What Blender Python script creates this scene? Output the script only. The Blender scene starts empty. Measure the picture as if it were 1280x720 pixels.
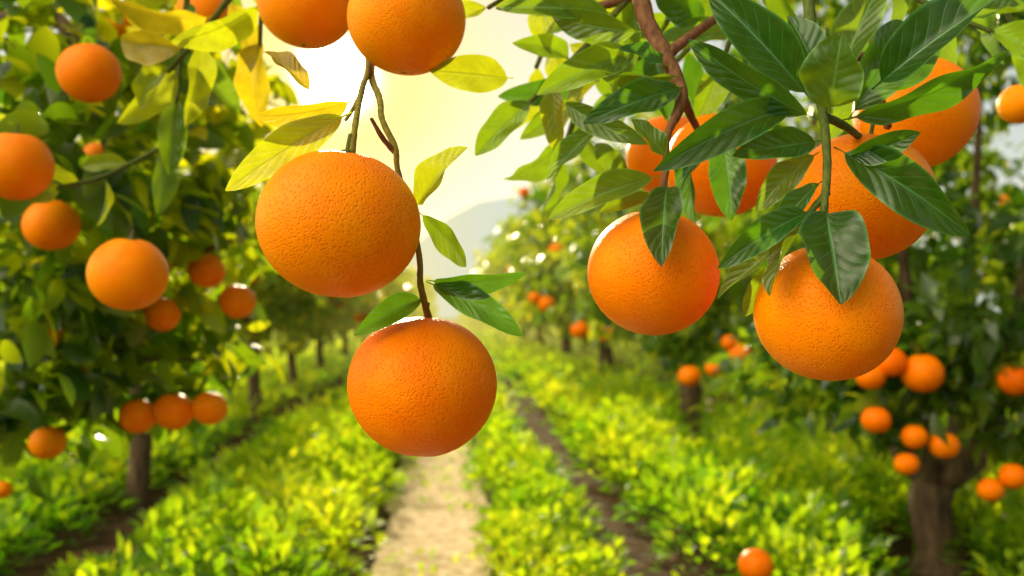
import bpy, math, random
import numpy as np
from mathutils import Vector, Matrix, Euler
R=random.Random(7); rs=np.random.RandomState(11)
sc=bpy.context.scene; col=sc.collection
sc.view_settings.view_transform='Standard'; sc.view_settings.look='None'; sc.view_settings.exposure=0
F=35/36*1280; rad=math.radians
# ---------------- camera
cd=bpy.data.cameras.new('Camera'); cam=bpy.data.objects.new('Camera',cd); col.objects.link(cam)
cd.lens=35; cd.sensor_width=36; cd.clip_start=0.02; cd.clip_end=2000
cam.location=(0,0,0.75); cam.rotation_euler=(rad(91.6),0,rad(-3.68)); sc.camera=cam
cd.dof.use_dof=True; cd.dof.focus_distance=0.56; cd.dof.aperture_fstop=7.6
CM=Matrix.Translation(cam.location)@cam.rotation_euler.to_matrix().to_4x4()
CI=CM.inverted()
def P(px,py,d): return CM@Vector(((px-640)/F*d,(360-py)/F*d,-d))
def proj(V):
    M=np.array(CI); q=V@M[:3,:3].T+M[:3,3]; d=-q[:,2]
    return np.stack([640+q[:,0]/d*F,360-q[:,1]/d*F,d],1)
glow_dir=(P(420,94,1)-Vector(cam.location)).normalized()
SEL=rad(18); SAZ=math.atan2(glow_dir.x,glow_dir.y)
sun_dir=Vector((math.sin(SAZ)*math.cos(SEL),math.cos(SAZ)*math.cos(SEL),math.sin(SEL)))
# ---------------- materials
def newmat(n):
    m=bpy.data.materials.new(n); m.use_nodes=True; nt=m.node_tree; nt.nodes.clear()
    return m,nt,nt.nodes,nt.links
def nd(N,t,**k):
    n=N.new(t)
    for a,b in k.items():
        if a.startswith('i_'): n.inputs[a[2:].replace('_',' ')].default_value=b
        else: setattr(n,a,b)
    return n
def mth(nt,op,a,b=None,c=None,clamp=False):
    n=nt.nodes.new('ShaderNodeMath'); n.operation=op; n.use_clamp=clamp
    for i,x in enumerate((a,b,c)):
        if x is None: continue
        if isinstance(x,(int,float)): n.inputs[i].default_value=x
        else: nt.links.new(x,n.inputs[i])
    return n.outputs[0]
def ramp(nt,fac,stops,interp='LINEAR'):
    r=nt.nodes.new('ShaderNodeValToRGB'); r.color_ramp.interpolation=interp
    e=r.color_ramp.elements
    while len(e)<len(stops): e.new(0.5)
    for i,(p,c) in enumerate(stops): e[i].position=p; e[i].color=(*c,1)
    nt.links.new(fac,r.inputs[0]); return r.outputs[0]
def mixc(nt,fac,a,b,blend='MIX'):
    n=nt.nodes.new('ShaderNodeMix'); n.data_type='RGBA'; n.blend_type=blend
    for i,x in ((0,fac),(6,a),(7,b)):
        if isinstance(x,(int,float)): n.inputs[i].default_value=x
        elif isinstance(x,tuple): n.inputs[i].default_value=(*x,1)
        else: nt.links.new(x,n.inputs[i])
    return n.outputs[2]
def smooth(nt,v,a,b,o0=0.,o1=1.):
    n=nt.nodes.new('ShaderNodeMapRange'); n.interpolation_type='SMOOTHSTEP'
    nt.links.new(v,n.inputs[0])
    for i,x in enumerate((a,b,o0,o1)): n.inputs[i+1].default_value=x
    return n.outputs[0]
HAZE_PAINT=(1.0,.82,.2,1)  # emission colour that paints aerial haze onto surfaces
def leafmat(name,stops,tstops,trans=.45,rough=.38,haze=0.0,spec=.5):
    m,nt,N,L=newmat(name)
    at=nd(N,'ShaderNodeAttribute',attribute_name='rnd')
    c=ramp(nt,at.outputs['Fac'],stops); t=ramp(nt,at.outputs['Fac'],tstops)
    p=nd(N,'ShaderNodeBsdfPrincipled'); p.inputs['Roughness'].default_value=rough
    p.inputs['Specular IOR Level'].default_value=spec
    L.new(c,p.inputs['Base Color'])
    tr=nd(N,'ShaderNodeBsdfTranslucent'); L.new(t,tr.inputs[0])
    mx=nd(N,'ShaderNodeMixShader'); mx.inputs[0].default_value=trans
    L.new(p.outputs[0],mx.inputs[1]); L.new(tr.outputs[0],mx.inputs[2]); out=mx.outputs[0]
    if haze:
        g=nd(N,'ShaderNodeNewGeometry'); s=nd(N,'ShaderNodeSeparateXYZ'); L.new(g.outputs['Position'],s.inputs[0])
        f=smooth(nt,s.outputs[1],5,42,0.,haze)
        em=nd(N,'ShaderNodeEmission'); em.inputs[0].default_value=HAZE_PAINT; em.inputs[1].default_value=.9
        m2=nd(N,'ShaderNodeMixShader'); L.new(f,m2.inputs[0]); L.new(out,m2.inputs[1]); L.new(em.outputs[0],m2.inputs[2]); out=m2.outputs[0]  # haze painted into the leaves, emission growing with distance
    o=nd(N,'ShaderNodeOutputMaterial'); L.new(out,o.inputs[0]); return m
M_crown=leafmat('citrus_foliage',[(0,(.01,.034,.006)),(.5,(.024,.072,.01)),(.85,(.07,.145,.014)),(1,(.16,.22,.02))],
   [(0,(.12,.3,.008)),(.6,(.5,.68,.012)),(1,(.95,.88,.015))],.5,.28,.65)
M_crownL=leafmat('citrus_foliage_painted_sunlight',[(0,(.009,.032,.006)),(.4,(.022,.065,.008)),(.8,(.09,.15,.008)),(1,(.2,.2,.008))],
   [(0,(.12,.3,.008)),(.4,(.4,.6,.008)),(.75,(.9,.95,.01)),(1,(1.,.88,.012))],.56,.28,.0)  # brighter, yellower foliage copy with the sun's glow put into its colour
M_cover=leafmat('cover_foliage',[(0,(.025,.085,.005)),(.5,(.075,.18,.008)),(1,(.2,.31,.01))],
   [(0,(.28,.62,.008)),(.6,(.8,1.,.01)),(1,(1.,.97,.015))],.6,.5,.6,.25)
def fgleaf(name,c,cd_,t,trans=.4):
    m,nt,N,L=newmat(name)
    uv=nd(N,'ShaderNodeUVMap'); s=nd(N,'ShaderNodeSeparateXYZ'); L.new(uv.outputs[0],s.inputs[0])
    a=mth(nt,'MULTIPLY',mth(nt,'ABSOLUTE',mth(nt,'SUBTRACT',s.outputs[1],.5)),2)
    mid=smooth(nt,a,.02,.07,1,0)
    fr=mth(nt,'FRACT',mth(nt,'SUBTRACT',mth(nt,'MULTIPLY',s.outputs[0],9),mth(nt,'MULTIPLY',mth(nt,'POWER',a,.8),2.4)))
    dist=mth(nt,'ABSOLUTE',mth(nt,'SUBTRACT',fr,.5))
    lat=mth(nt,'MULTIPLY',smooth(nt,dist,.0,.075,1,0),smooth(nt,a,.6,1,.9,.0))
    vein=mth(nt,'MAXIMUM',mid,mth(nt,'MULTIPLY',lat,.7))
    puff=mth(nt,'MULTIPLY',smooth(nt,dist,.0,.5,0,1),smooth(nt,a,.0,.3,0,1))
    oi=nd(N,'ShaderNodeObjectInfo')
    tc=nd(N,'ShaderNodeTexCoord'); no=nd(N,'ShaderNodeTexNoise',i_Scale=90.,i_Detail=4.); L.new(tc.outputs['Object'],no.inputs[0])
    base=mixc(nt,smooth(nt,no.outputs[0],.1,.9),cd_,c)
    hs=nd(N,'ShaderNodeHueSaturation'); L.new(base,hs.inputs['Color'])
    L.new(mth(nt,'ADD',.75,mth(nt,'MULTIPLY',oi.outputs['Random'],.6)),hs.inputs['Value'])
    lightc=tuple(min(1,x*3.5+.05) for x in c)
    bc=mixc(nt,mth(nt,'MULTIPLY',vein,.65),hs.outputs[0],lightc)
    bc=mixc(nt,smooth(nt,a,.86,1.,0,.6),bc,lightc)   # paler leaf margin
    n2=nd(N,'ShaderNodeTexNoise',i_Scale=250.,i_Detail=3.); L.new(tc.outputs['Object'],n2.inputs[0])
    h=mth(nt,'ADD',mth(nt,'ADD',mth(nt,'MULTIPLY',vein,-.3),mth(nt,'MULTIPLY',puff,.5)),mth(nt,'MULTIPLY',n2.outputs[0],.2))
    b=nd(N,'ShaderNodeBump'); b.inputs['Strength'].default_value=.6; b.inputs['Distance'].default_value=.001; L.new(h,b.inputs['Height'])
    p=nd(N,'ShaderNodeBsdfPrincipled'); L.new(bc,p.inputs['Base Color']); L.new(b.outputs[0],p.inputs['Normal'])
    p.inputs['Roughness'].default_value=.22
    p.inputs['Specular IOR Level'].default_value=.5
    tn=mixc(nt,smooth(nt,no.outputs[0],.1,.9),tuple(x*.7 for x in t),t)
    tr=nd(N,'ShaderNodeBsdfTranslucent'); L.new(mixc(nt,mth(nt,'MULTIPLY',vein,.75),tn,tuple(x*.35 for x in t)),tr.inputs[0])
    mx=nd(N,'ShaderNodeMixShader'); mx.inputs[0].default_value=trans
    L.new(p.outputs[0],mx.inputs[1]); L.new(tr.outputs[0],mx.inputs[2])
    o=nd(N,'ShaderNodeOutputMaterial'); L.new(mx.outputs[0],o.inputs[0]); return m
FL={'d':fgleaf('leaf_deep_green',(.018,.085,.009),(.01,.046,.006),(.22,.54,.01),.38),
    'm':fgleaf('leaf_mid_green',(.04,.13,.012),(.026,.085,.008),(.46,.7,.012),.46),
    'y':fgleaf('leaf_painted_sunlit',(.1,.18,.01),(.07,.13,.008),(.8,.86,.012),.58),  # lit copy of the green leaf, sunlight put into the colour
    'g':fgleaf('leaf_painted_sun_glow',(.3,.22,.01),(.2,.15,.01),(1.,.76,.012),.64)}  # yellow leaf colour standing in for glow near the sun
def orangemat(name,hi):
    m,nt,N,L=newmat(name)
    tc=nd(N,'ShaderNodeTexCoord')
    no=nd(N,'ShaderNodeTexNoise',i_Scale=22.,i_Detail=3.); L.new(tc.outputs['Object'],no.inputs[0])
    c=ramp(nt,no.outputs[0],[(.3,(.98,.2,.0)),(.5,(1.,.255,.0)),(.72,(1.,.32,.0))]) if hi else ramp(nt,no.outputs[0],[(.3,(.8,.13,.0)),(.7,(.9,.2,.0))])
    oi=nd(N,'ShaderNodeObjectInfo')
    hs=nd(N,'ShaderNodeHueSaturation'); L.new(c,hs.inputs['Color'])
    L.new(mth(nt,'ADD',.493,mth(nt,'MULTIPLY',oi.outputs['Random'],.016)),hs.inputs['Hue'])
    p=nd(N,'ShaderNodeBsdfPrincipled'); p.inputs['Roughness'].default_value=.4; p.inputs['Specular IOR Level'].default_value=.17
    p.inputs['Specular Tint'].default_value=(1,.78,.42,1)
    bc=hs.outputs[0]
    s=nd(N,'ShaderNodeSeparateXYZ'); L.new(tc.outputs['Object'],s.inputs[0])
    rr=mth(nt,'SQRT',mth(nt,'ADD',mth(nt,'POWER',s.outputs[0],2),mth(nt,'POWER',s.outputs[1],2)))
    low=mth(nt,'LESS_THAN',s.outputs[2],0)
    scar=mth(nt,'MULTIPLY',low,smooth(nt,rr,.0016,.0032,1,0))
    bc=mixc(nt,scar,bc,(.2,.07,.015))
    if hi:
        vo=nd(N,'ShaderNodeTexVoronoi',i_Scale=640.); L.new(tc.outputs['Object'],vo.inputs[0])
        pit=smooth(nt,vo.outputs['Distance'],.0,.5)
        bc=mixc(nt,mth(nt,'MULTIPLY',smooth(nt,vo.outputs['Distance'],.05,.45,1,0),.28),bc,(.95,.15,.0))
        n3=nd(N,'ShaderNodeTexNoise',i_Scale=90.,i_Detail=2.); L.new(tc.outputs['Object'],n3.inputs[0])
        b=nd(N,'ShaderNodeBump'); b.inputs['Strength'].default_value=.7; b.inputs['Distance'].default_value=.0006
        L.new(mth(nt,'ADD',pit,mth(nt,'MULTIPLY',n3.outputs[0],.6)),b.inputs['Height']); L.new(b.outputs[0],p.inputs['Normal'])
    L.new(bc,p.inputs['Base Color'])
    o=nd(N,'ShaderNodeOutputMaterial'); L.new(p.outputs[0],o.inputs[0]); return m
M_or=orangemat('orange_peel',True); M_or2=orangemat('orange_peel_plain',False)
def barkmat(name,a,b_,sc_=40.):
    m,nt,N,L=newmat(name)
    tc=nd(N,'ShaderNodeTexCoord'); mp=nd(N,'ShaderNodeMapping'); mp.inputs['Scale'].default_value=(1,1,.3); L.new(tc.outputs['Object'],mp.inputs[0])
    no=nd(N,'ShaderNodeTexNoise',i_Scale=sc_,i_Detail=6.); L.new(mp.outputs[0],no.inputs[0])
    c=ramp(nt,no.outputs[0],[(.3,a),(.7,b_)])
    p=nd(N,'ShaderNodeBsdfPrincipled'); p.inputs['Roughness'].default_value=.85; p.inputs['Specular IOR Level'].default_value=.25; L.new(c,p.inputs['Base Color'])
    b=nd(N,'ShaderNodeBump'); b.inputs['Strength'].default_value=.5; b.inputs['Distance'].default_value=.3/sc_; L.new(no.outputs[0],b.inputs['Height']); L.new(b.outputs[0],p.inputs['Normal'])
    o=nd(N,'ShaderNodeOutputMaterial'); L.new(p.outputs[0],o.inputs[0]); return m
M_bark=barkmat('bark',(.055,.032,.018),(.18,.115,.062))
M_twigb=barkmat('twig_brown',(.09,.035,.014),(.22,.1,.04),300.)
M_twigy=barkmat('twig_olive',(.12,.1,.012),(.27,.22,.025),300.)
M_twigg=barkmat('twig_green',(.05,.08,.012),(.12,.15,.025),400.)
def groundmat():
    m,nt,N,L=newmat('orchard_soil')
    g=nd(N,'ShaderNodeNewGeometry'); s=nd(N,'ShaderNodeSeparateXYZ'); L.new(g.outputs['Position'],s.inputs[0])
    no=nd(N,'ShaderNodeTexNoise',i_Scale=9.,i_Detail=8.); L.new(g.outputs['Position'],no.inputs[0])
    soil=ramp(nt,no.outputs[0],[(.3,(.03,.016,.008)),(.7,(.12,.066,.032))])
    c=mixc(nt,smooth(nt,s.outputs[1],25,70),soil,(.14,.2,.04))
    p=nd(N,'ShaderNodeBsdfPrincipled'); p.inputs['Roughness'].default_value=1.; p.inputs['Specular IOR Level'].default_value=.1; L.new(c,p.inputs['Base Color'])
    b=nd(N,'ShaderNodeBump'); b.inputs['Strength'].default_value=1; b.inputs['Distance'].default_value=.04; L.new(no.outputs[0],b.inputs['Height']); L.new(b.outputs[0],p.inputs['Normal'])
    em=nd(N,'ShaderNodeEmission'); em.inputs[0].default_value=HAZE_PAINT; em.inputs[1].default_value=.85
    mx=nd(N,'ShaderNodeMixShader'); L.new(smooth(nt,s.outputs[1],8,60,0,.6),mx.inputs[0]); L.new(p.outputs[0],mx.inputs[1]); L.new(em.outputs[0],mx.inputs[2])  # far ground glows to paint haze over it
    o=nd(N,'ShaderNodeOutputMaterial'); L.new(mx.outputs[0],o.inputs[0]); return m
def pathmat():
    m,nt,N,L=newmat('sandy_path')
    g=nd(N,'ShaderNodeNewGeometry')
    no=nd(N,'ShaderNodeTexNoise',i_Scale=26.,i_Detail=9.,i_Roughness=.7); L.new(g.outputs['Position'],no.inputs[0])
    n2=nd(N,'ShaderNodeTexNoise',i_Scale=4.,i_Detail=6.,i_Roughness=.6); L.new(g.outputs['Position'],n2.inputs[0])
    c=ramp(nt,no.outputs[0],[(.32,(.4,.25,.12)),(.48,(.68,.49,.28)),(.63,(.86,.7,.46))])
    c=mixc(nt,mth(nt,'MULTIPLY',smooth(nt,n2.outputs[0],.48,.68),.55),c,(.24,.16,.06))
    p=nd(N,'ShaderNodeBsdfPrincipled'); p.inputs['Roughness'].default_value=.95; p.inputs['Specular IOR Level'].default_value=.15; L.new(c,p.inputs['Base Color'])
    b=nd(N,'ShaderNodeBump'); b.inputs['Strength'].default_value=.7; b.inputs['Distance'].default_value=.015; L.new(no.outputs[0],b.inputs['Height']); L.new(b.outputs[0],p.inputs['Normal'])
    o=nd(N,'ShaderNodeOutputMaterial'); L.new(p.outputs[0],o.inputs[0]); return m
def hillmat():
    m,nt,N,L=newmat('hill_painted_haze')
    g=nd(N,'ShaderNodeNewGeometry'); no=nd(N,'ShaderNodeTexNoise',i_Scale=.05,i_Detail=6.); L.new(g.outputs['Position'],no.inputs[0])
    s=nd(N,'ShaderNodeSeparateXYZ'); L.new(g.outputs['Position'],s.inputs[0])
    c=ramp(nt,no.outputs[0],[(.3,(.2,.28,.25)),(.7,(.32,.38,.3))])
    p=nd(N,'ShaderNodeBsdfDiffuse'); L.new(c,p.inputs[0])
    em=nd(N,'ShaderNodeEmission'); L.new(mixc(nt,smooth(nt,s.outputs[0],-25,25),(1.,.9,.5),(.78,.84,.7)),em.inputs[0]); em.inputs[1].default_value=.95  # haze over the hill painted as emission, warmer to the left
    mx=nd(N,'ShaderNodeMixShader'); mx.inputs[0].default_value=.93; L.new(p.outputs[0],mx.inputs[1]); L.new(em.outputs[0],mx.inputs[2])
    o=nd(N,'ShaderNodeOutputMaterial'); L.new(mx.outputs[0],o.inputs[0]); return m
# ---------------- mesh helpers
def mk(name,V,Q,mat,UV=None,rnd=None,smoothsh=True):
    me=bpy.data.meshes.new(name); V=np.asarray(V,dtype=np.float32); Q=np.asarray(Q,dtype=np.int32)
    me.vertices.add(len(V)); me.vertices.foreach_set('co',V.ravel())
    me.loops.add(Q.size); me.loops.foreach_set('vertex_index',Q.ravel())
    me.polygons.add(len(Q)); me.polygons.foreach_set('loop_start',np.arange(0,Q.size,Q.shape[1],dtype=np.int32))
    me.polygons.foreach_set('use_smooth',np.full(len(Q),smoothsh,dtype=bool))
    if UV is not None:
        u=me.uv_layers.new(name='UVMap'); u.data.foreach_set('uv',np.asarray(UV,dtype=np.float32).ravel())
    if rnd is not None:
        a=me.attributes.new('rnd','FLOAT','FACE'); a.data.foreach_set('value',np.asarray(rnd,dtype=np.float32))
    me.materials.append(mat); me.update(calc_edges=True); me.validate(); return me
def ob(name,me,parent=None,loc=(0,0,0),**k):
    o=bpy.data.objects.new(name,me); col.objects.link(o); o.location=loc
    if parent: o.parent=parent
    for a,b in k.items(): o[a]=b
    return o
def prof(t):
    t=np.clip(t,0,1); return .5*(t**.65*(1-t)**.75)/.3845*1.0
def nrmz(a): return a/np.maximum(np.linalg.norm(a,axis=-1,keepdims=True),1e-9)
def leaves(B,D,Nn,L,W,bend,rnd,nx=2,ny=2,fold=.25,wave=0.,stalk=0.,twist=0.):
    """many leaves in one vectorised go"""
    D=nrmz(D); S=nrmz(np.cross(Nn,D)); Nn=np.cross(D,S)
    t=np.linspace(0,1,nx+1); s=np.linspace(-1,1,ny+1)
    T,Sg=np.meshgrid(t,s,indexing='ij'); T=T.ravel(); Sg=Sg.ravel(); K=len(T)
    w=prof((T-stalk)/(1-stalk)); w=np.maximum(w,.018)
    n=len(B); L=L[:,None]; W=W[:,None]; bend=bend[:,None]
    cr=fold*W*np.abs(Sg)*w
    if wave: cr=cr+wave*W*np.abs(Sg)*np.sin(T*13+Sg*2+rnd[:,None]*40)*np.minimum(1,T*4)*np.minimum(1,(1-T)*4)
    x=L*(T-.35*np.abs(bend)*T**2); tw=twist*T
    y0=W*w*Sg; y=y0*np.cos(tw)-cr*np.sin(tw); z=y0*np.sin(tw)+cr*np.cos(tw)-bend*L*T**2
    V=B[:,None,:]+D[:,None,:]*x[...,None]+S[:,None,:]*y[...,None]+Nn[:,None,:]*z[...,None]
    q=[]; uv=[]
    for i in range(nx):
        for j in range(ny):
            a=i*(ny+1)+j; q.append((a,a+ny+1,a+ny+2,a+1))
            uv+= [(t[i],(s[j]+1)/2),(t[i+1],(s[j]+1)/2),(t[i+1],(s[j+1]+1)/2),(t[i],(s[j+1]+1)/2)]
    q=np.array(q); Q=(q[None]+(np.arange(n)*K)[:,None,None]).reshape(-1,4)
    UV=np.tile(np.array(uv),(n,1)); RN=np.repeat(rnd,len(q))
    return V.reshape(-1,3),Q,UV,RN
def catmull(pts,n=6):
    out=[]; P_=[pts[0]]+list(pts)+[pts[-1]]
    for i in range(1,len(P_)-2):
        a,b,c,d=[np.array(P_[i+k],float) for k in (-1,0,1,2)]
        for j in range(n):
            t=j/n; out.append(.5*(2*b+(c-a)*t+(2*a-5*b+4*c-d)*t*t+(3*b-a-3*c+d)*t**3))
    out.append(np.array(pts[-1],float)); return np.array(out)
def tube(pts,n=6,segs=8,noise=.08):
    C=catmull(pts,n); p=C[:,:3]; r=C[:,3]
    tan=nrmz(np.gradient(p,axis=0)); ref=np.array([.3,.9,.2]); ref=ref/np.linalg.norm(ref)
    if abs(tan[0]@ref)>.9: ref=np.array([1.,0,0])
    u=nrmz(np.cross(tan,ref)); v=np.cross(tan,u); V=[]; m=len(p)
    for i in range(m):
        for k in range(segs):
            a=2*math.pi*k/segs; rr=r[i]*(1+noise*(rs.rand()-.5)*2)
            V.append(p[i]+rr*(math.cos(a)*u[i]+math.sin(a)*v[i]))
    Q=[(i*segs+k,i*segs+(k+1)%segs,(i+1)*segs+(k+1)%segs,(i+1)*segs+k) for i in range(m-1) for k in range(segs)]
    V.append(p[-1]+tan[-1]*r[-1]*.6); e=len(V)-1
    for k in range(0,segs-1,2): Q.append(((m-1)*segs+k,(m-1)*segs+(k+1)%segs,(m-1)*segs+(k+2)%segs,e))
    return np.array(V),np.array(Q)
def join(parts):
    Vs=[];Qs=[];o=0
    for V,Q in parts: Vs.append(V);Qs.append(Q+o);o+=len(V)
    return np.concatenate(Vs),np.concatenate(Qs)
# ---------------- setting
gx=np.array([-600,-60,-12,-6,-3,0,3,6,12,60,600.]); gy=np.array([-60,-5,0,3,6,10,20,45,120,1200.])
V=[(x,y,0) for y in gy for x in gx]; nxg=len(gx)
Q=[(j*nxg+i,j*nxg+i+1,(j+1)*nxg+i+1,(j+1)*nxg+i) for j in range(len(gy)-1) for i in range(nxg-1)]
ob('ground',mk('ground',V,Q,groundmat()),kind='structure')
Mp=pathmat()
def path(x,w,y0,y1,ph):
    ys=np.arange(y0,y1,.06); V=[];n=len(ys)
    for y in ys:
        a=x-w/2+.015*math.sin(y*2.3+ph)+.01*math.sin(y*9.1)+R.uniform(-.012,.012); b=x+w/2+.015*math.sin(y*1.9+ph*2)+.01*math.sin(y*8.3+1)+R.uniform(-.012,.012)
        V+=[(a,y,.004),((a+b)/2,y,.006),(b,y,.004)]
    Q=[]
    for i in range(n-1): Q+=[(3*i,3*i+1,3*i+4,3*i+3),(3*i+1,3*i+2,3*i+5,3*i+4)]
    ob('path',mk('path',V,Q,Mp),kind='structure')
path(-.045,.37,-1,60,0); path(2.12,.4,-1,60,2)
def hill():
    V=[];Q=[];xs=np.linspace(-260,330,60)
    for x in xs:
        az=x/300
        px=560+az*F
        h=np.interp(px,[-400,200,430,500,540,575,610,660,720,900,1600],[10,12,14,21,29,35,38,39.5,38,30,20])+.5*math.sin(x*.11)+.3*math.sin(x*.31)
        V+=[(x,300,0),(x,303,h*.45),(x,312,h*.86),(x,322,h),(x,345,h*.7),(x,400,0)]
    for i in range(len(xs)-1):
        for j in range(5): a=i*6+j; Q.append((a,a+6,a+7,a+1))
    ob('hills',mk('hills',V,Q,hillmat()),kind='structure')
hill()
# ---------------- ground cover
def cover(x0,x1,h0,label,spm=.15,skip=0.,ymax=48,edge=.75):
    B=[];D=[];Nn=[];L=[];Rn=[]
    y=1.85
    while y<ymax:
        sp=max(spm,.03*y)
        lo,hi=max(x0,-.62*y-1.2),min(x1,.75*y+1)
        rp0=min(sp*.85,(x1-x0)*.42)
        lo+= rp0*edge if lo==x0 else 0; hi-= rp0*edge if hi==x1 else 0
        if hi>lo:
            cnt=max(1,int(round((hi-lo)/sp)+ (1 if hi-lo<sp*3 else 0)))
            for k in range(cnt):
                cx=lo+(hi-lo)*(k+R.random())/cnt; cy=y+R.uniform(-.5,.5)*sp
                if R.random()<skip: continue
                if cy<2.98 and abs(cx-1.44*cy/2.87)<.14: continue
                if 4.3<cy<6.6 and abs(cx-1.6*cy/6.5)<.15: continue
                if 3.1<cy<4.1 and abs(cx+1.22*cy/4)<.12: continue
                big=R.random(); hh=h0*(.55+.75*big); rp=rp0*(.75+.4*big)
                nl=int((105 if y<6 else 52)*(.6 if spm<.12 else 1)*(.25 if h0<.05 else 1)); th=rs.rand(nl)*6.283; u=rs.rand(nl)**.8
                rr=rp*np.sqrt(u); b=np.stack([cx+rr*np.cos(th),cy+rr*np.sin(th),hh*np.sqrt(np.maximum(0,1-.93*u))*(.55+.45*rs.rand(nl)**.5)],1)
                d=np.stack([np.cos(th)*(.2+.9*u),np.sin(th)*(.2+.9*u),.75-.45*u+.5*rs.rand(nl)],1)+rs.randn(nl,3)*.22
                B.append(b);D.append(d);Nn.append(np.stack([np.cos(th)*-.5,np.sin(th)*-.5,np.ones(nl)],1)+rs.randn(nl,3)*.4)
                ll=(.042+.0075*max(0,y-2))*(.5+.85*rs.rand(nl))*(.8 if spm<.12 else 1)*(.7 if h0<.05 else 1); L.append(ll)
                tone=.5+.25*math.sin(cx*3.1+cy*1.7)*math.sin(cy*.9+2)+R.uniform(-.22,.22)
                Rn.append(np.clip(tone-.5*(u-.3)+rs.randn(nl)*.17,0,1))
        y+=sp*.85
    B=np.concatenate(B);D=np.concatenate(D);Nn=np.concatenate(Nn);L=np.concatenate(L);Rn=np.concatenate(Rn)
    V,Q,UV,RN=leaves(B,D,Nn,L,L*.5,rs.rand(len(B))*.5,Rn)
    ob('ground_cover',mk('ground_cover',V,Q,M_cover,UV,RN),kind='stuff',label=label,category='ground cover')
    return len(B)
n=0
n+=cover(.1,.5,.11,'low bright green leafy strip between the sandy path and the dark furrow right of it',.1)
n+=cover(.6,1.93,.22,'tall leafy green planting right of the dark furrow, under the right-hand row of trees')
n+=cover(2.3,9,.2,'leafy green planting at the far right beyond the second path')
n+=cover(-.96,-.2,.18,'bushy bright green strip just left of the sandy path')
n+=cover(-2.5,-1.18,.14,'leafy green strip under the left-hand row of trees')
n+=cover(-9,-2.65,.16,'leafy green planting at the far left behind the left-hand trees')
n+=cover(-.24,.15,.03,'sparse low tufts growing on the sandy path itself',.07,.82,20,.3)
print('cover leaves',n)
# ---------------- trees
def crown_pts(c,rx,ry,rz,n,seed,inner=.45,gap=-.28):
    r=np.random.RandomState(seed); d=nrmz(r.randn(n,3)); ph=r.rand(6)*6.28
    lump=1+.16*np.sin(d[:,0]*5+ph[0])*np.sin(d[:,2]*5+ph[1])+.12*np.sin(d[:,1]*8+ph[2]+d[:,0]*6)
    rad_=(inner+(1-inner)*r.rand(n)**.6)*lump
    e=d.copy(); hxy=np.hypot(d[:,0],d[:,1]); f=np.where(d[:,2]<0,np.maximum(hxy,.1)**-.55,1.); e[:,0]*=f; e[:,1]*=f; e[:,2]*=np.where(d[:,2]<0,np.abs(d[:,2])**-.25,1)
    e[:,2]=np.clip(e[:,2],-1,1)
    p=e*rad_[:,None]*np.array([rx,ry,rz]); k=6.5/max(rx,.4)
    hole=np.sin(p[:,0]*k+ph[3])*np.sin(p[:,1]*k+ph[4])*np.sin(p[:,2]*k*1.1+ph[5])
    keep=hole>gap
    return (p+np.array(c))[keep],d[keep]
def foliage(C,Dn,per,leaf,seed,lod=(2,2),tone=.4,avoid=None):
    r=np.random.RandomState(seed); n=len(C); m=n*per
    B=np.repeat(C,per,0)+r.randn(m,3)*leaf*.28; D0=np.repeat(Dn,per,0)
    D=D0*.7+r.randn(m,3)*.7+np.array([0,0,-.1]); Nn=D0*.4+np.array([0,0,.8])+r.randn(m,3)*.5
    L=leaf*(.6+.65*r.rand(m)); Rn=np.clip(np.repeat(tone+r.randn(n)*.2,per)+r.randn(m)*.17,0,1)
    if avoid:
        ce=B+nrmz(D)*L[:,None]*.5; q=proj(ce); keep=np.ones(m,bool)
        for (px,py,rp,d) in avoid: keep&=~((np.hypot(q[:,0]-px,q[:,1]-py)<rp)&(q[:,2]<d+.02))
        B,D,Nn,L,Rn=B[keep],D[keep],Nn[keep],L[keep],Rn[keep]
    return leaves(B,D,Nn,L,L*.42,.1+r.rand(len(B))*.5,Rn,lod[0],lod[1])
def orange_tree(x,y,h,r,leaf,ncl,seed,label,group='orange trees in the orchard rows',zb=.42,tr=.05,off=(0,0),tone=.4,avoid=None,lod=(2,2),per=7,mat=None,fk=None,blobs=None):
    e=bpy.data.objects.new('orange_tree',None); col.objects.link(e); e.location=(x,y,0)
    e['label']=label; e['category']='orange tree'; e['group']=group
    q=random.Random(seed); fk=fk or zb+.08
    parts=[tube([(0,0,-.02,tr*1.5),(.01,0,.06,tr*1.12),(q.uniform(-.03,.03),0,fk*.6,tr),(q.uniform(-.03,.03),0,fk,tr*1.02)],5,12,.06)]
    nl=5
    for k in range(nl):
        a=k*6.283/nl+q.uniform(-.4,.4); rr=r*.6
        ex=(off[0]+rr*math.cos(a),off[1]+rr*math.sin(a),zb+(h-zb)*q.uniform(.35,.75))
        parts.append(tube([(0,0,fk-.05,tr*.7),(ex[0]*.35,ex[1]*.35,fk+.1,tr*.45),(ex[0]*.75,ex[1]*.75,(fk+ex[2])/2+.05,tr*.3),(*ex,tr*.12)],4,7,.08))
    V,Q=join(parts); ob('trunk',mk('trunk',V,Q,M_bark),e)
    cz=(h+zb)/2
    C,Dn=crown_pts((off[0],off[1],cz),r,r,(h-zb)/2,ncl,seed)
    base=np.array([x,y,0]); C=C+base
    if blobs:
        for (bx,by,bd,br,bn) in blobs:
            dd=nrmz(rs.randn(bn,3)); C=np.concatenate([C,np.array(P(bx,by,bd))+dd*br*(rs.rand(bn,1)**.5)]); Dn=np.concatenate([Dn,dd])
    V,Q,UV,RN=foliage(C,Dn,per,leaf,seed+1,lod,tone,avoid)
    ob('crown',mk('crown',V-base,Q,mat or M_crown,UV,RN),e)
    return e
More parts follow.
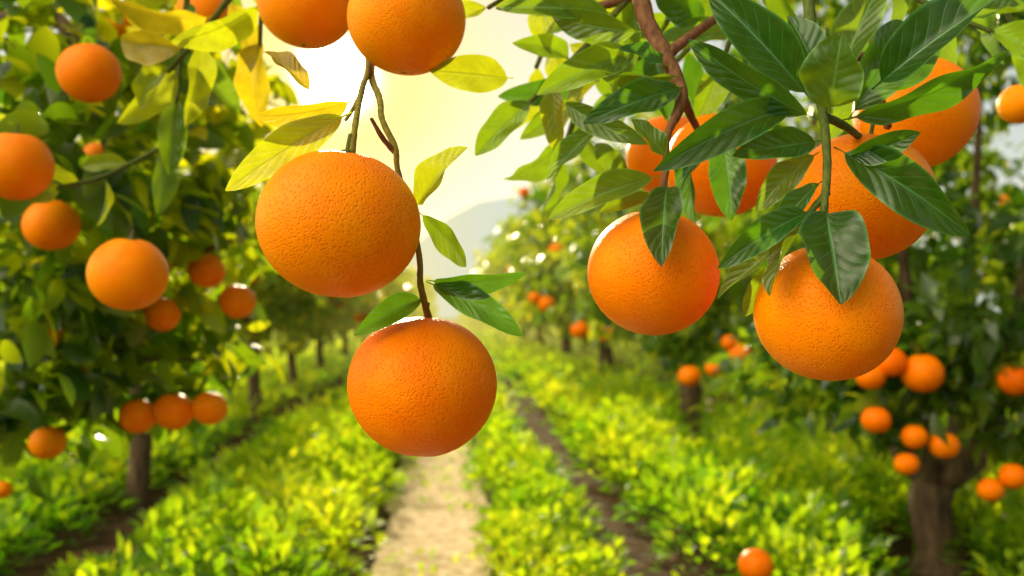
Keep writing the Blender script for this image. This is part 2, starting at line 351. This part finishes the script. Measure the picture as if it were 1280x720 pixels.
# oranges
def orange_mesh(seed,nu,nv,mat,r0=.0425,flat=.93):
    q=random.Random(seed); ph=[q.uniform(0,6.28) for _ in range(6)]; V=[];Q=[]
    for j in range(nv+1):
        v=math.pi*j/nv
        for i in range(nu):
            u=2*math.pi*i/nu; d=(math.sin(v)*math.cos(u),math.sin(v)*math.sin(u),math.cos(v))
            r=1+.014*math.sin(2*u+ph[0])*math.sin(v)+.012*math.sin(3*u+ph[1])*math.sin(v)**2+.014*math.sin(2*v+ph[2])
            top=math.exp(-(v/.28)**2); bot=math.exp(-((math.pi-v)/.13)**2)
            rib=.006*math.sin(9*u+ph[3])*math.exp(-(v/.5)**2)*math.sin(v)*3
            r=r*(1-.075*top-.03*bot+rib)
            V.append((d[0]*r*r0,d[1]*r*r0,d[2]*r*r0*flat))
    for j in range(nv):
        for i in range(nu):
            a=j*nu+i;b=j*nu+(i+1)%nu
            Q.append((a,a+nu,b+nu,b))
    return mk('orange',V,Q,mat)
HI=[orange_mesh(s,96,64,M_or) for s in (1,2,3,4)]; LO=[orange_mesh(s,28,18,M_or2) for s in (5,6,7)]
def calyx_mesh():
    V=[];n=20;z0=.0425*.93*.925
    for ring,(rb,z) in enumerate(((.0012,.0028),(.003,.0024),(.0052,.0008))):
        for i in range(n):
            a=6.283*i/n; r=rb*(1+(.35*math.cos(5*a) if ring==2 else 0)); V.append((r*math.cos(a),r*math.sin(a),z0+z-(.0006 if ring==2 else 0)))
    Q=[(k*n+i,(k+1)*n+i,(k+1)*n+(i+1)%n,k*n+(i+1)%n) for k in range(2) for i in range(n)]
    V2,Q2=tube([(0,0,z0,.0016),(0,0,z0+.005,.0014),(.0005,0,z0+.011,.0013)],3,8,.03)
    return mk('calyx',*join([(np.array(V),np.array(Q)),(V2,Q2)]),M_twigg)
CAL=calyx_mesh()
def orange(px,py,dia,d,label,tilt=(0,0,0),hi=True,cal=True,group=None,mesh=None):
    o=ob('orange',mesh or (R.choice(HI) if hi else R.choice(LO)),None,P(px,py,d),label=label,category='orange')
    s=dia*d/F/.085; o.scale=(s,s,s); o.rotation_euler=(rad(tilt[0]),rad(tilt[1]),rad(tilt[2]+R.uniform(0,60)))
    if group: o['group']=group
    if cal: ob('calyx',CAL,o)
    return o
G1='ripe oranges hanging close to the camera'
orange(424,280,202,.53,'large ripe orange hanging left of centre from the stem below the sun',(6,3,0),group=G1,mesh=HI[0])
orange(529,483,189,.56,'ripe orange hanging lowest of all, dark leaves on its stem, over the sandy path',(-8,4,0),group=G1,mesh=HI[1])
orange(508,22,150,.70,'orange cut by the top edge, right of the glowing sun',(4,0,0),group=G1,mesh=HI[2])
orange(384,2,122,.82,'orange cut by the top edge, left of the glowing sun',(0,5,0),group=G1,mesh=HI[3])
orange(817,340,168,.62,'orange with one pointed leaf hanging down over its upper front',(10,-4,0),group=G1,mesh=HI[2])
orange(1035,390,182,.57,'front orange of the right-hand cluster, with a broad leaf over its top',(12,0,0),group=G1,mesh=HI[3])
orange(1079,246,172,.645,'orange behind the leaf stalks, directly above the front orange of the right-hand cluster',(0,8,0),group=G1,mesh=HI[0])
orange(1143,142,150,.76,'uppermost orange of the right-hand cluster, half behind long leaves',(0,-6,0),group=G1,mesh=HI[1])
orange(900,206,138,.80,'shaded orange behind drooping dark leaves in the upper right centre',(0,6,0),group=G1,mesh=HI[2])
orange(838,195,110,.95,'smaller orange peeping out left of the shaded one behind drooping leaves',(0,0,0),group=G1,mesh=HI[3])
orange(1274,130,52,1.05,'small orange at the right edge of the view beside the top cluster',(0,0,0),group=G1)
left=[(161,342,98,'round orange with a leaf above it, biggest on the left tree'),(64,281,68,'orange on the left tree below and right of the one at the left edge'),
(20,208,92,'orange cut by the left edge of the view'),(112,92,78,'orange high in the upper left foliage'),
(203,393,46,'small orange just under the biggest orange of the left tree'),(258,338,46,'small orange right of the biggest orange on the left tree'),
(297,377,46,'rightmost small orange of the left tree'),(172,520,46,'left orange of the low pair above the thin left trunk'),
(217,514,50,'right orange of the low pair above the thin left trunk'),(60,553,44,'low orange near the bottom of the left tree foliage'),
(262,510,44,'lowest orange at the right rim of the left tree, half behind a leaf'),(72,418,34,'dim orange deep inside the left tree'),
(148,30,44,'dim orange near the top of the left tree'),(255,22,70,'hazy orange beside the sun glow at the top'),(122,196,38,'dim orange between leaves in the upper left'),
(96,466,32,'small dim orange low inside the left tree'),(2,612,24,'tiny orange at the bottom of the left edge')]
avoidL=[]
for px,py,dm,lb in left:
    d=min(1.75,max(1.05,F*.078/dm)); orange(px,py,dm,d,lb,(R.uniform(-15,15),R.uniform(-15,15),0),group='oranges on the near left tree'); avoidL.append((px+(10 if py==377 else 4),py-2,dm*(.95 if py in (553,377) else .55),d))
right=[(1153,466,52,'largest orange on the near right tree, right of the front hanging orange'),(1113,452,40,'orange left of the largest on the near right tree'),(1088,470,36,'orange half behind the front hanging orange on the near right tree'),
(1095,525,36,'orange alone under the foliage left of the near right trunk'),(1180,557,36,'orange just above the fork of the near right trunk'),(1143,546,32,'orange left of the fork of the near right trunk'),
(1133,580,30,'lowest orange left of the near right trunk'),(1268,476,40,'orange at the right edge level with the largest one'),(1266,595,34,'orange at the right edge low beside the trunk'),(1238,612,32,'lowest orange right of the near right trunk'),
(1128,78,36,'orange hidden high behind the top right leaves')]
avoidR=[]
for px,py,dm,lb in right:
    d=2.38; orange(px,py,dm,d,lb,hi=False,cal=False,group='oranges on the near right tree'); avoidR.append((px,py+3,dm*.36,d))
mid=[(925,442,28),(893,460,22),(862,470,28),(912,428,20),(725,412,24),(757,417,22),(683,380,22),(668,372,16),(695,312,18),(655,240,14)]
avoidM=[]
for px,py,dm in mid:
    d=5.5 if px>800 else 8.9; orange(px,py,dm,d,'small blurred orange on the middle trees of the right-hand row',hi=False,cal=False,group='oranges on the middle right-hand trees'); avoidM.append((px,py,dm*.36,d))
orange(945,706,44,2.2,'fallen orange lying among the leaves at the bottom right',hi=False,cal=False)
avoidAll=avoidR+avoidM
def near_left():
    e=bpy.data.objects.new('orange_tree',None); col.objects.link(e)
    bp=P(-260,360,1.9); e.location=(bp.x,bp.y,0); base=np.array([bp.x,bp.y,0])
    e['label']='near left orange tree with large leaves and fruit filling the left side'; e['category']='orange tree'; e['group']='orange trees in the orchard rows'
    def W(px,py,d,r): p=P(px,py,d); return (p.x-bp.x,p.y-bp.y,p.z,r)
    parts=[tube([(0,0,-.02,.08),(0,0,.08,.06),(.02,0,.3,.05),(.03,0,.55,.05)],5,12,.06)]
    for pts in ([(.03,0,.5,.035),W(-60,250,1.7,.02),W(90,150,1.6,.012),W(230,60,1.6,.006)],
                [(.03,0,.5,.035),W(-80,100,1.8,.022),W(60,20,1.6,.014),W(120,140,1.5,.011),W(160,260,1.5,.007),W(165,300,1.3,.004)],
                [(.03,0,.5,.03),W(-60,400,1.8,.016),W(90,400,1.7,.011),W(220,330,1.8,.007),W(290,300,1.8,.004)],
                [(.03,0,.45,.028),W(-60,500,1.9,.014),W(60,470,1.8,.009),W(180,450,1.9,.006),W(260,450,2.,.003)]):
        parts.append(tube(pts,6,7,.08))
    V,Q=join(parts); ob('trunk',mk('trunk',V,Q,M_bark),e)
    bl=[(40,40,1.5,.17,26),(150,60,1.6,.14,22),(240,60,1.7,.13,18),(60,170,1.35,.11,16),(160,170,1.6,.14,18),(255,190,1.8,.13,20),(30,330,1.6,.17,28),
        (120,290,1.6,.13,18),(230,290,1.8,.12,20),(60,430,1.7,.14,26),(160,420,1.8,.13,26),(250,410,2.,.1,18),(300,300,2.1,.07,8),(30,500,1.6,.08,12),(110,480,1.9,.08,12),(200,475,2.,.07,11),(260,465,2.1,.06,8),
        (10,240,1.9,.2,26),(120,140,2.1,.2,20),(180,340,2.3,.2,24),(70,360,2.2,.2,30),(20,525,1.95,.06,8),(90,520,2.,.05,6)]
    VV=[];QQ=[];UU=[];RR=[];o_=0
    for k,(px,py,d,r,nc) in enumerate(bl):
        c=np.array(P(px,py,d)); dd=nrmz(rs.randn(nc,3)); C=c+dd*r*(rs.rand(nc,1)**.5)
        sd=math.hypot(px-380,py-60); tone=float(np.interp(sd,[80,220,400,600],[.9,.68,.34,.24]))  # leaves yellower towards the sun, its glow painted in
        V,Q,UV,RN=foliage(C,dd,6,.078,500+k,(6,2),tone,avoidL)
        VV.append(V);QQ.append(Q+o_);UU.append(UV);RR.append(RN);o_+=len(V)
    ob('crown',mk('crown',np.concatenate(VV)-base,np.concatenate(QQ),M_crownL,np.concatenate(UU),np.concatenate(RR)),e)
near_left()
def fruit(x,y,h,r,n,label,dia,group,off=(0,0)):
    for k in range(n):
        a=-math.pi/2+R.uniform(-1.2,1.2)-(.5 if x>0 else -.5); z=R.uniform(.7,.55+(h-.45)*.6); rz=(h-.42)/2; cz=(h+.42)/2
        rr=r*math.sqrt(max(.3,1-((z-cz)/rz)**2))*.95
        o=ob('orange',R.choice(LO),None,(x+off[0]+rr*math.cos(a),y+off[1]+rr*math.sin(a),z),label=label,category='orange',group=group)
        s=dia/.085; o.scale=(s,s,s)
words=['first','second','third','fourth','fifth','sixth','seventh','eighth','ninth','tenth','eleventh','twelfth']
orange_tree(1.44,2.87,2.25,.8,.088,1150,21,'nearest orange tree of the right-hand row with a thick forked trunk',tr=.06,avoid=avoidAll,off=(.14,0),per=8,tone=.36,zb=.46,fk=.3,
  blobs=[(1100,465,2.5,.1,16),(1170,480,2.55,.11,18),(1250,490,2.5,.12,20),(1110,515,2.5,.05,7),(1268,550,2.5,.06,8),(1060,450,2.6,.1,14),(1150,430,2.5,.13,20),(1220,440,2.5,.13,20),(1010,470,2.8,.12,14),(960,430,3.,.14,12)])
ys=[6.5,10,13.5,17,21,25.5,30.5,36,42]
for i,y in enumerate(ys):
    bl=None
    if i==0: bl=[(925,425,5.8,.14,14),(885,430,5.8,.15,14),(840,430,5.9,.16,14),(910,395,5.8,.25,18),(960,420,6.2,.2,16),(820,395,6.2,.28,18),(765,380,6.4,.22,12)]
    if i==1: bl=[(725,390,9.2,.2,14),(757,392,9.2,.2,14),(690,365,9.3,.28,14),(655,345,9.5,.25,10),(790,390,9.6,.25,12)]
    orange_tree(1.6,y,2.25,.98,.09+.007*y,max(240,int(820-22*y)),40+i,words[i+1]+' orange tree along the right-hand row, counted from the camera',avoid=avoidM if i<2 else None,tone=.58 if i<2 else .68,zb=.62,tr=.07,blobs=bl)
    if i>=2 and i<7: fruit(1.6,y,2.2,1.,4,'blurred orange on the '+words[i+1]+' tree of the right-hand row',.1,'oranges on the '+words[i+1]+' tree of the right-hand row')
ly=[(4.0,1.5,.45,-1.22,-.25),(7.0,1.6,.52,-1.33,-.1),(9.2,1.65,.56,-1.4,-.1),(11.5,1.7,.65,-1.45,0),(14.5,1.8,.72,-1.5,0),(18,1.9,.8,-1.5,0),(22,1.9,.8,-1.5,0),(27,2.,.9,-1.5,0),(33,2.,.9,-1.5,0),(40,2.,.9,-1.5,0)]
for i,(y,h,r,x,of) in enumerate(ly):
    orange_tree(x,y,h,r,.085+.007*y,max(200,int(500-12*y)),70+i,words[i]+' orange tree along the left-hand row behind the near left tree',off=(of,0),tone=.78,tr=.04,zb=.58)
    if i<7: fruit(x,y,h,r,5 if i<3 else 4,'blurred orange on the '+words[i]+' tree of the left-hand row',.1,'oranges on the '+words[i]+' tree of the left-hand row',(of,0))
for i,y in enumerate([4.6,8,11.5,15,19,24,30]):
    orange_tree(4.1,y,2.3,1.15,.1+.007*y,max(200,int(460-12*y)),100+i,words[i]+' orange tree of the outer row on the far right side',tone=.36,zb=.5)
    if i<3: fruit(4.1,y,2.3,1.15,4,'blurred orange on the '+words[i]+' tree of the outer right row',.1,'oranges on the '+words[i]+' tree of the outer right row')
for i,y in enumerate([6,9.5,13,17,22,28]):
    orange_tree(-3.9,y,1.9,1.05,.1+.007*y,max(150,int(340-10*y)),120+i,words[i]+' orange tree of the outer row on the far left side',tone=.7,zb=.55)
# ---------------- foreground branches
def branch(label,anchor,twigs,lv,group='leafy branches hanging close to the camera'):
    a=P(*anchor); e=bpy.data.objects.new('orange_branch',None); col.objects.link(e); e.location=a
    e['label']=label; e['category']='branch'; e['group']=group
    for pts,mt in twigs:
        V,Q=tube([(*(P(x,y,d)-a),r*d/F) for (x,y,d,r) in pts],7,10,.1); ob('twig',mk('twig',V,Q,mt),e)
    for k,(b,t,w,roll,bend,tone) in enumerate(lv):
        add_leaf(e,a,P(*b),P(*t),w*(b[2]+t[2])/2/F,roll,bend,tone)
    return e,a
def add_leaf(e,a,B,T,w,roll,bend,tone):
    B=Vector(B);T=Vector(T); D=T-B; L=D.length; D.normalize()
    n=(Vector(cam.location)-B).normalized(); n=(n-D*n.dot(D)).normalized(); n=Matrix.Rotation(rad(roll),3,D)@n
    D2=(D+n*bend*1.0).normalized(); Lc=L*(1+.3*abs(bend))
    V,Q,UV,RN=leaves(np.zeros((1,3)),np.array([D2]),np.array([n]),np.array([Lc]),np.array([w*.98]),np.array([bend]),np.array([R.random()]),24,8,R.uniform(.35,.8),R.uniform(.04,.13),.09,R.uniform(-.7,.7))
    o=ob('leaf',mk('leaf',V,Q,FL[tone],UV,RN),e,B-a); return o
def sprig(e,a,pts,n,tone,size=.06,mt=None,spread=.9):
    W=[(*(P(x,y,d)-a),r*d/F) for (x,y,d,r) in pts]; V,Q=tube(W,6,8,.06); ob('twig',mk('twig',V,Q,mt or M_twigg),e)
    C=catmull(W,10)[:,:3]
    for k in range(n):
        f=(k+.6)/n; i=min(len(C)-2,int(f*(len(C)-1))); b=Vector(C[i]); t=Vector(C[i+1]-C[i]).normalized()
        side=t.cross(Vector((R.uniform(-.5,.5),-1,R.uniform(-.5,.5)))).normalized()*(1 if k%2 else -1)
        d=(t*R.uniform(.5,.9)+side*spread+Vector((R.uniform(-.3,.3),R.uniform(-.6,.6),R.uniform(-.35,.1)))).normalized()
        if k==n-1: d=t
        L=size*R.uniform(.75,1.25); bw=a+b
        add_leaf(e,a,bw,bw+d*L,L*R.uniform(.34,.44),R.uniform(-55,55),R.uniform(.0,.5),R.choice(tone))
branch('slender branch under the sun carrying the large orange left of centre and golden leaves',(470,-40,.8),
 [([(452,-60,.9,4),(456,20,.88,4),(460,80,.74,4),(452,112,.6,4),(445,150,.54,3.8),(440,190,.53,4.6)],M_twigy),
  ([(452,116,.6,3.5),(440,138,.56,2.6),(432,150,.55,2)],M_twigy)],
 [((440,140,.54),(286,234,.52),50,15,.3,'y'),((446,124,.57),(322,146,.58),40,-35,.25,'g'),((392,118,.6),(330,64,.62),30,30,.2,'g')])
branch('thin crooked branch with pointed dark leaves carrying the lowest orange over the path',(480,-40,.8),
 [([(470,-60,.95,4),(466,40,.9,4),(464,92,.72,4.4),(474,122,.6,4.2),(478,150,.57,3.8),(494,185,.56,4),(497,212,.56,3.6),(512,262,.556,3.6),(524,320,.55,3.8),(526,358,.55,4.2),(537,402,.56,5)],M_twigy),
  ([(493,190,.56,3.6),(478,172,.555,3.4),(464,148,.55,2.2)],M_twigb)],
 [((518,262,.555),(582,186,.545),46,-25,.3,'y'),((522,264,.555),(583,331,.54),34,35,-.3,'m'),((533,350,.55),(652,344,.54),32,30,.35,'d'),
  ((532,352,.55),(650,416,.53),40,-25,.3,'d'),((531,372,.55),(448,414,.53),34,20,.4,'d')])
branch('single drooping leafy twig carrying the orange with the pointed leaf over its front',(835,-30,.68),
 [([(790,-60,.72,12),(806,20,.70,11),(832,70,.68,10),(852,120,.66,8),(834,170,.64,5),(832,215,.62,4.5),(822,262,.62,4.5)],M_twigb),
  ([(832,70,.68,8),(870,40,.7,6),(940,-10,.75,6),(980,-60,.75,6)],M_twigb),
  ([(852,120,.66,7),(866,150,.7,5),(880,170,.75,4),(893,150,.8,4)],M_twigb)],
 [((834,228,.605),(827,331,.56),54,10,.2,'d'),((826,220,.61),(689,271,.60),42,25,.3,'m'),((826,246,.61),(750,264,.60),24,45,.2,'m'),
  ((836,200,.62),(790,150,.62),30,30,.2,'m'),((858,108,.66),(734,152,.64),46,15,.3,'d'),((850,95,.66),(745,88,.68),42,-35,.25,'m'),
  ((800,62,.68),(676,116,.66),46,10,.3,'m'),((806,40,.69),(690,20,.72),44,-25,.25,'m'),((700,124,.7),(806,180,.66),34,25,.25,'m'),
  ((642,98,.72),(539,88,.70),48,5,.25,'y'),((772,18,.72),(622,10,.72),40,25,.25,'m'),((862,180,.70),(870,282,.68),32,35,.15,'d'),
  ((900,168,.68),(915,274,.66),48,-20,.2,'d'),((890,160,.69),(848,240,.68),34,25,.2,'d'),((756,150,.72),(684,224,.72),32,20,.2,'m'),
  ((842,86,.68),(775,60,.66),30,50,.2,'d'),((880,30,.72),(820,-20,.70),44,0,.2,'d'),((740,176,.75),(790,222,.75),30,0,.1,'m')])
eR,aR=branch('leafy branch of glossy dark leaves carrying the right-hand cluster of oranges',(1010,-40,.62),
 [([(1006,-70,.66,8),(1012,20,.64,7),(1020,90,.61,7),(1030,150,.58,6),(1034,210,.57,5.5),(1030,265,.56,5),(1034,312,.57,5)],M_twigg),
  ([(1030,145,.58,6),(1060,160,.60,5),(1078,175,.64,4.5)],M_twigg),([(1022,90,.6,6),(1080,70,.66,5.5),(1135,70,.75,5)],M_twigb),
  ([(1060,-60,.68,8),(1090,40,.66,7),(1100,120,.66,6),(1110,160,.66,5)],M_twigb),([(1034,240,.565,5),(1015,262,.56,4),(995,285,.555,3.5)],M_twigg)],
 [((1016,128,.59),(890,-8,.60),66,15,.3,'d'),((1022,150,.58),(864,54,.58),46,-20,.3,'d'),((1000,132,.59),(824,207,.56),52,25,.3,'d'),
  ((1036,142,.57),(1052,42,.55),80,0,.25,'m'),((1090,112,.60),(1248,-4,.57),74,-15,.3,'d'),((1052,150,.585),(1256,70,.56),50,35,.35,'d'),
  ((1042,184,.575),(1207,287,.55),64,-20,.35,'d'),((1056,196,.57),(1149,167,.55),36,25,.25,'d'),((1032,258,.555),(1050,377,.52),86,0,.25,'d'),
  ((1018,262,.555),(899,332,.545),40,30,.25,'d'),((1008,274,.555),(962,368,.53),46,50,.2,'m'),((990,296,.56),(898,372,.57),30,20,.25,'m'),
  ((1026,176,.58),(920,194,.57),42,10,.3,'d'),((1024,190,.58),(945,262,.58),40,40,.2,'m'),((1060,150,.60),(1128,26,.62),62,20,.25,'d'),
  ((994,132,.6),(934,14,.62),48,-25,.25,'m'),((962,330,.57),(930,396,.58),26,0,.1,'m'),((1030,120,.6),(985,20,.62),50,30,.2,'d'),
  ((1046,110,.61),(1100,-20,.62),54,-30,.2,'m'),((1100,120,.66),(1170,40,.68),50,20,.2,'d'),((1030,225,.57),(960,300,.56),30,40,.2,'d')])
for pts,n_,tone in [([(1070,-60,.8,5),(1150,0,.78,4),(1240,40,.76,3)],6,'dmm'),([(960,-60,.8,5),(930,10,.8,4),(905,70,.8,3)],5,'mmm'),
    ([(1200,-60,.9,5),(1240,-20,.9,4),(1275,50,.9,3)],5,'dm'),([(1040,-60,.85,5),(1080,30,.85,4),(1060,110,.85,3)],4,'m')]:
    sprig(eR,aR,pts,n_,tone,.065)
eM,aM=branch('sunlit leafy spray along the top edge between the sun and the right-hand branches',(760,-40,.8),
 [([(860,-60,.8,8),(800,-10,.8,7),(740,10,.8,5)],M_twigb)],[])
for pts,n_,tone in [([(800,-20,.8,5),(730,60,.8,4),(660,130,.8,3)],6,'mym'),([(860,-20,.85,5),(800,70,.85,4),(720,100,.85,3)],6,'mdy'),
    ([(760,-30,.9,4),(700,20,.9,4),(670,85,.9,3)],4,'ym'),([(740,60,.9,4),(720,140,.9,4),(700,200,.9,3)],5,'mmm'),([(690,-50,.8,4),(640,-10,.8,3),(610,10,.8,3)],3,'ym'),
    ([(900,-30,.9,4),(860,60,.9,4),(790,120,.9,3)],5,'dm')]:
    sprig(eM,aM,pts,n_,tone,.066)
eL,aL=branch('golden backlit spray left of the sun at the top edge',(300,-40,.95),[([(340,-70,.95,6),(300,-20,.95,5),(270,20,.95,4)],M_twigb)],[])
for pts,n_,tone in [([(320,-50,.95,4),(270,20,.95,4),(210,90,1.,3)],7,'yyg'),([(360,-60,.9,4),(330,0,.9,3),(325,60,.9,3)],3,'gy'),([(240,-50,1.1,4),(230,30,1.1,4),(220,130,1.1,3)],7,'yym'),([(210,180,1.2,3),(130,220,1.15,3),(70,235,1.1,3)],5,'my')]:
    sprig(eL,aL,pts,n_,tone,.075)
# ---------------- light
w=bpy.data.worlds.new('World'); sc.world=w; w.use_nodes=True; nt=w.node_tree; N=nt.nodes; L=nt.links; N.clear()
sky=nd(N,'ShaderNodeTexSky',sky_type='NISHITA'); sky.sun_disc=False; sky.sun_elevation=SEL; sky.sun_rotation=SAZ; sky.dust_density=.6; sky.air_density=1.
b1=nd(N,'ShaderNodeBackground'); b1.inputs[1].default_value=.05; L.new(sky.outputs[0],b1.inputs[0])
tc=nd(N,'ShaderNodeTexCoord'); vm=nd(N,'ShaderNodeVectorMath',operation='DOT_PRODUCT'); L.new(tc.outputs['Generated'],vm.inputs[0]); vm.inputs[1].default_value=glow_dir
dt=mth(nt,'MAXIMUM',vm.outputs['Value'],0.)
last=b1.outputs[0]
def addbg(fac,c,s):
    global last
    b=nd(N,'ShaderNodeBackground'); b.inputs[0].default_value=(*c,1); L.new(mth(nt,'MULTIPLY',fac,s),b.inputs[1])
    a=nd(N,'ShaderNodeAddShader'); L.new(last,a.inputs[0]); L.new(b.outputs[0],a.inputs[1]); last=a.outputs[0]
sp=nd(N,'ShaderNodeSeparateXYZ'); L.new(tc.outputs['Generated'],sp.inputs[0])
addbg(smooth(nt,sp.outputs[2],-.1,.9,1,.2),(1,.95,.74),.48)
v2=nd(N,'ShaderNodeVectorMath',operation='DOT_PRODUCT'); L.new(tc.outputs['Generated'],v2.inputs[0]); v2.inputs[1].default_value=Vector((-.68,-.36,.64)).normalized()
addbg(mth(nt,'POWER',mth(nt,'MAXIMUM',v2.outputs['Value'],0.),7.),(1,.88,.62),7.4)  # added bright sky lobe behind the camera, front fill for the fruit
# warm aureole of the low sun in the haze
ya=nd(N,'ShaderNodeBackground'); ya.inputs[0].default_value=(1,.72,.13,1); ya.inputs[1].default_value=1.12
mm=nd(N,'ShaderNodeMixShader'); L.new(mth(nt,'MULTIPLY',mth(nt,'POWER',dt,75.),.98),mm.inputs[0]); L.new(last,mm.inputs[1]); L.new(ya.outputs[0],mm.inputs[2]); last=mm.outputs[0]
addbg(mth(nt,'POWER',dt,6000.),(1,.96,.85),90.)
addbg(mth(nt,'POWER',dt,1800.),(1,.95,.7),2.2)
addbg(mth(nt,'POWER',dt,300.),(1,.8,.3),.4)
o=nd(N,'ShaderNodeOutputWorld'); L.new(last,o.inputs[0])
ld=bpy.data.lights.new('Sun','SUN'); ld.energy=5; ld.angle=rad(.6); ld.color=(1,.86,.52)
lo=bpy.data.objects.new('Sun',ld); col.objects.link(lo); lo.location=(0,0,10)
lo.rotation_euler=sun_dir.to_track_quat('Z','Y').to_euler()
print('faces',sum(len(o.data.polygons) for o in bpy.data.objects if o.type=='MESH'))
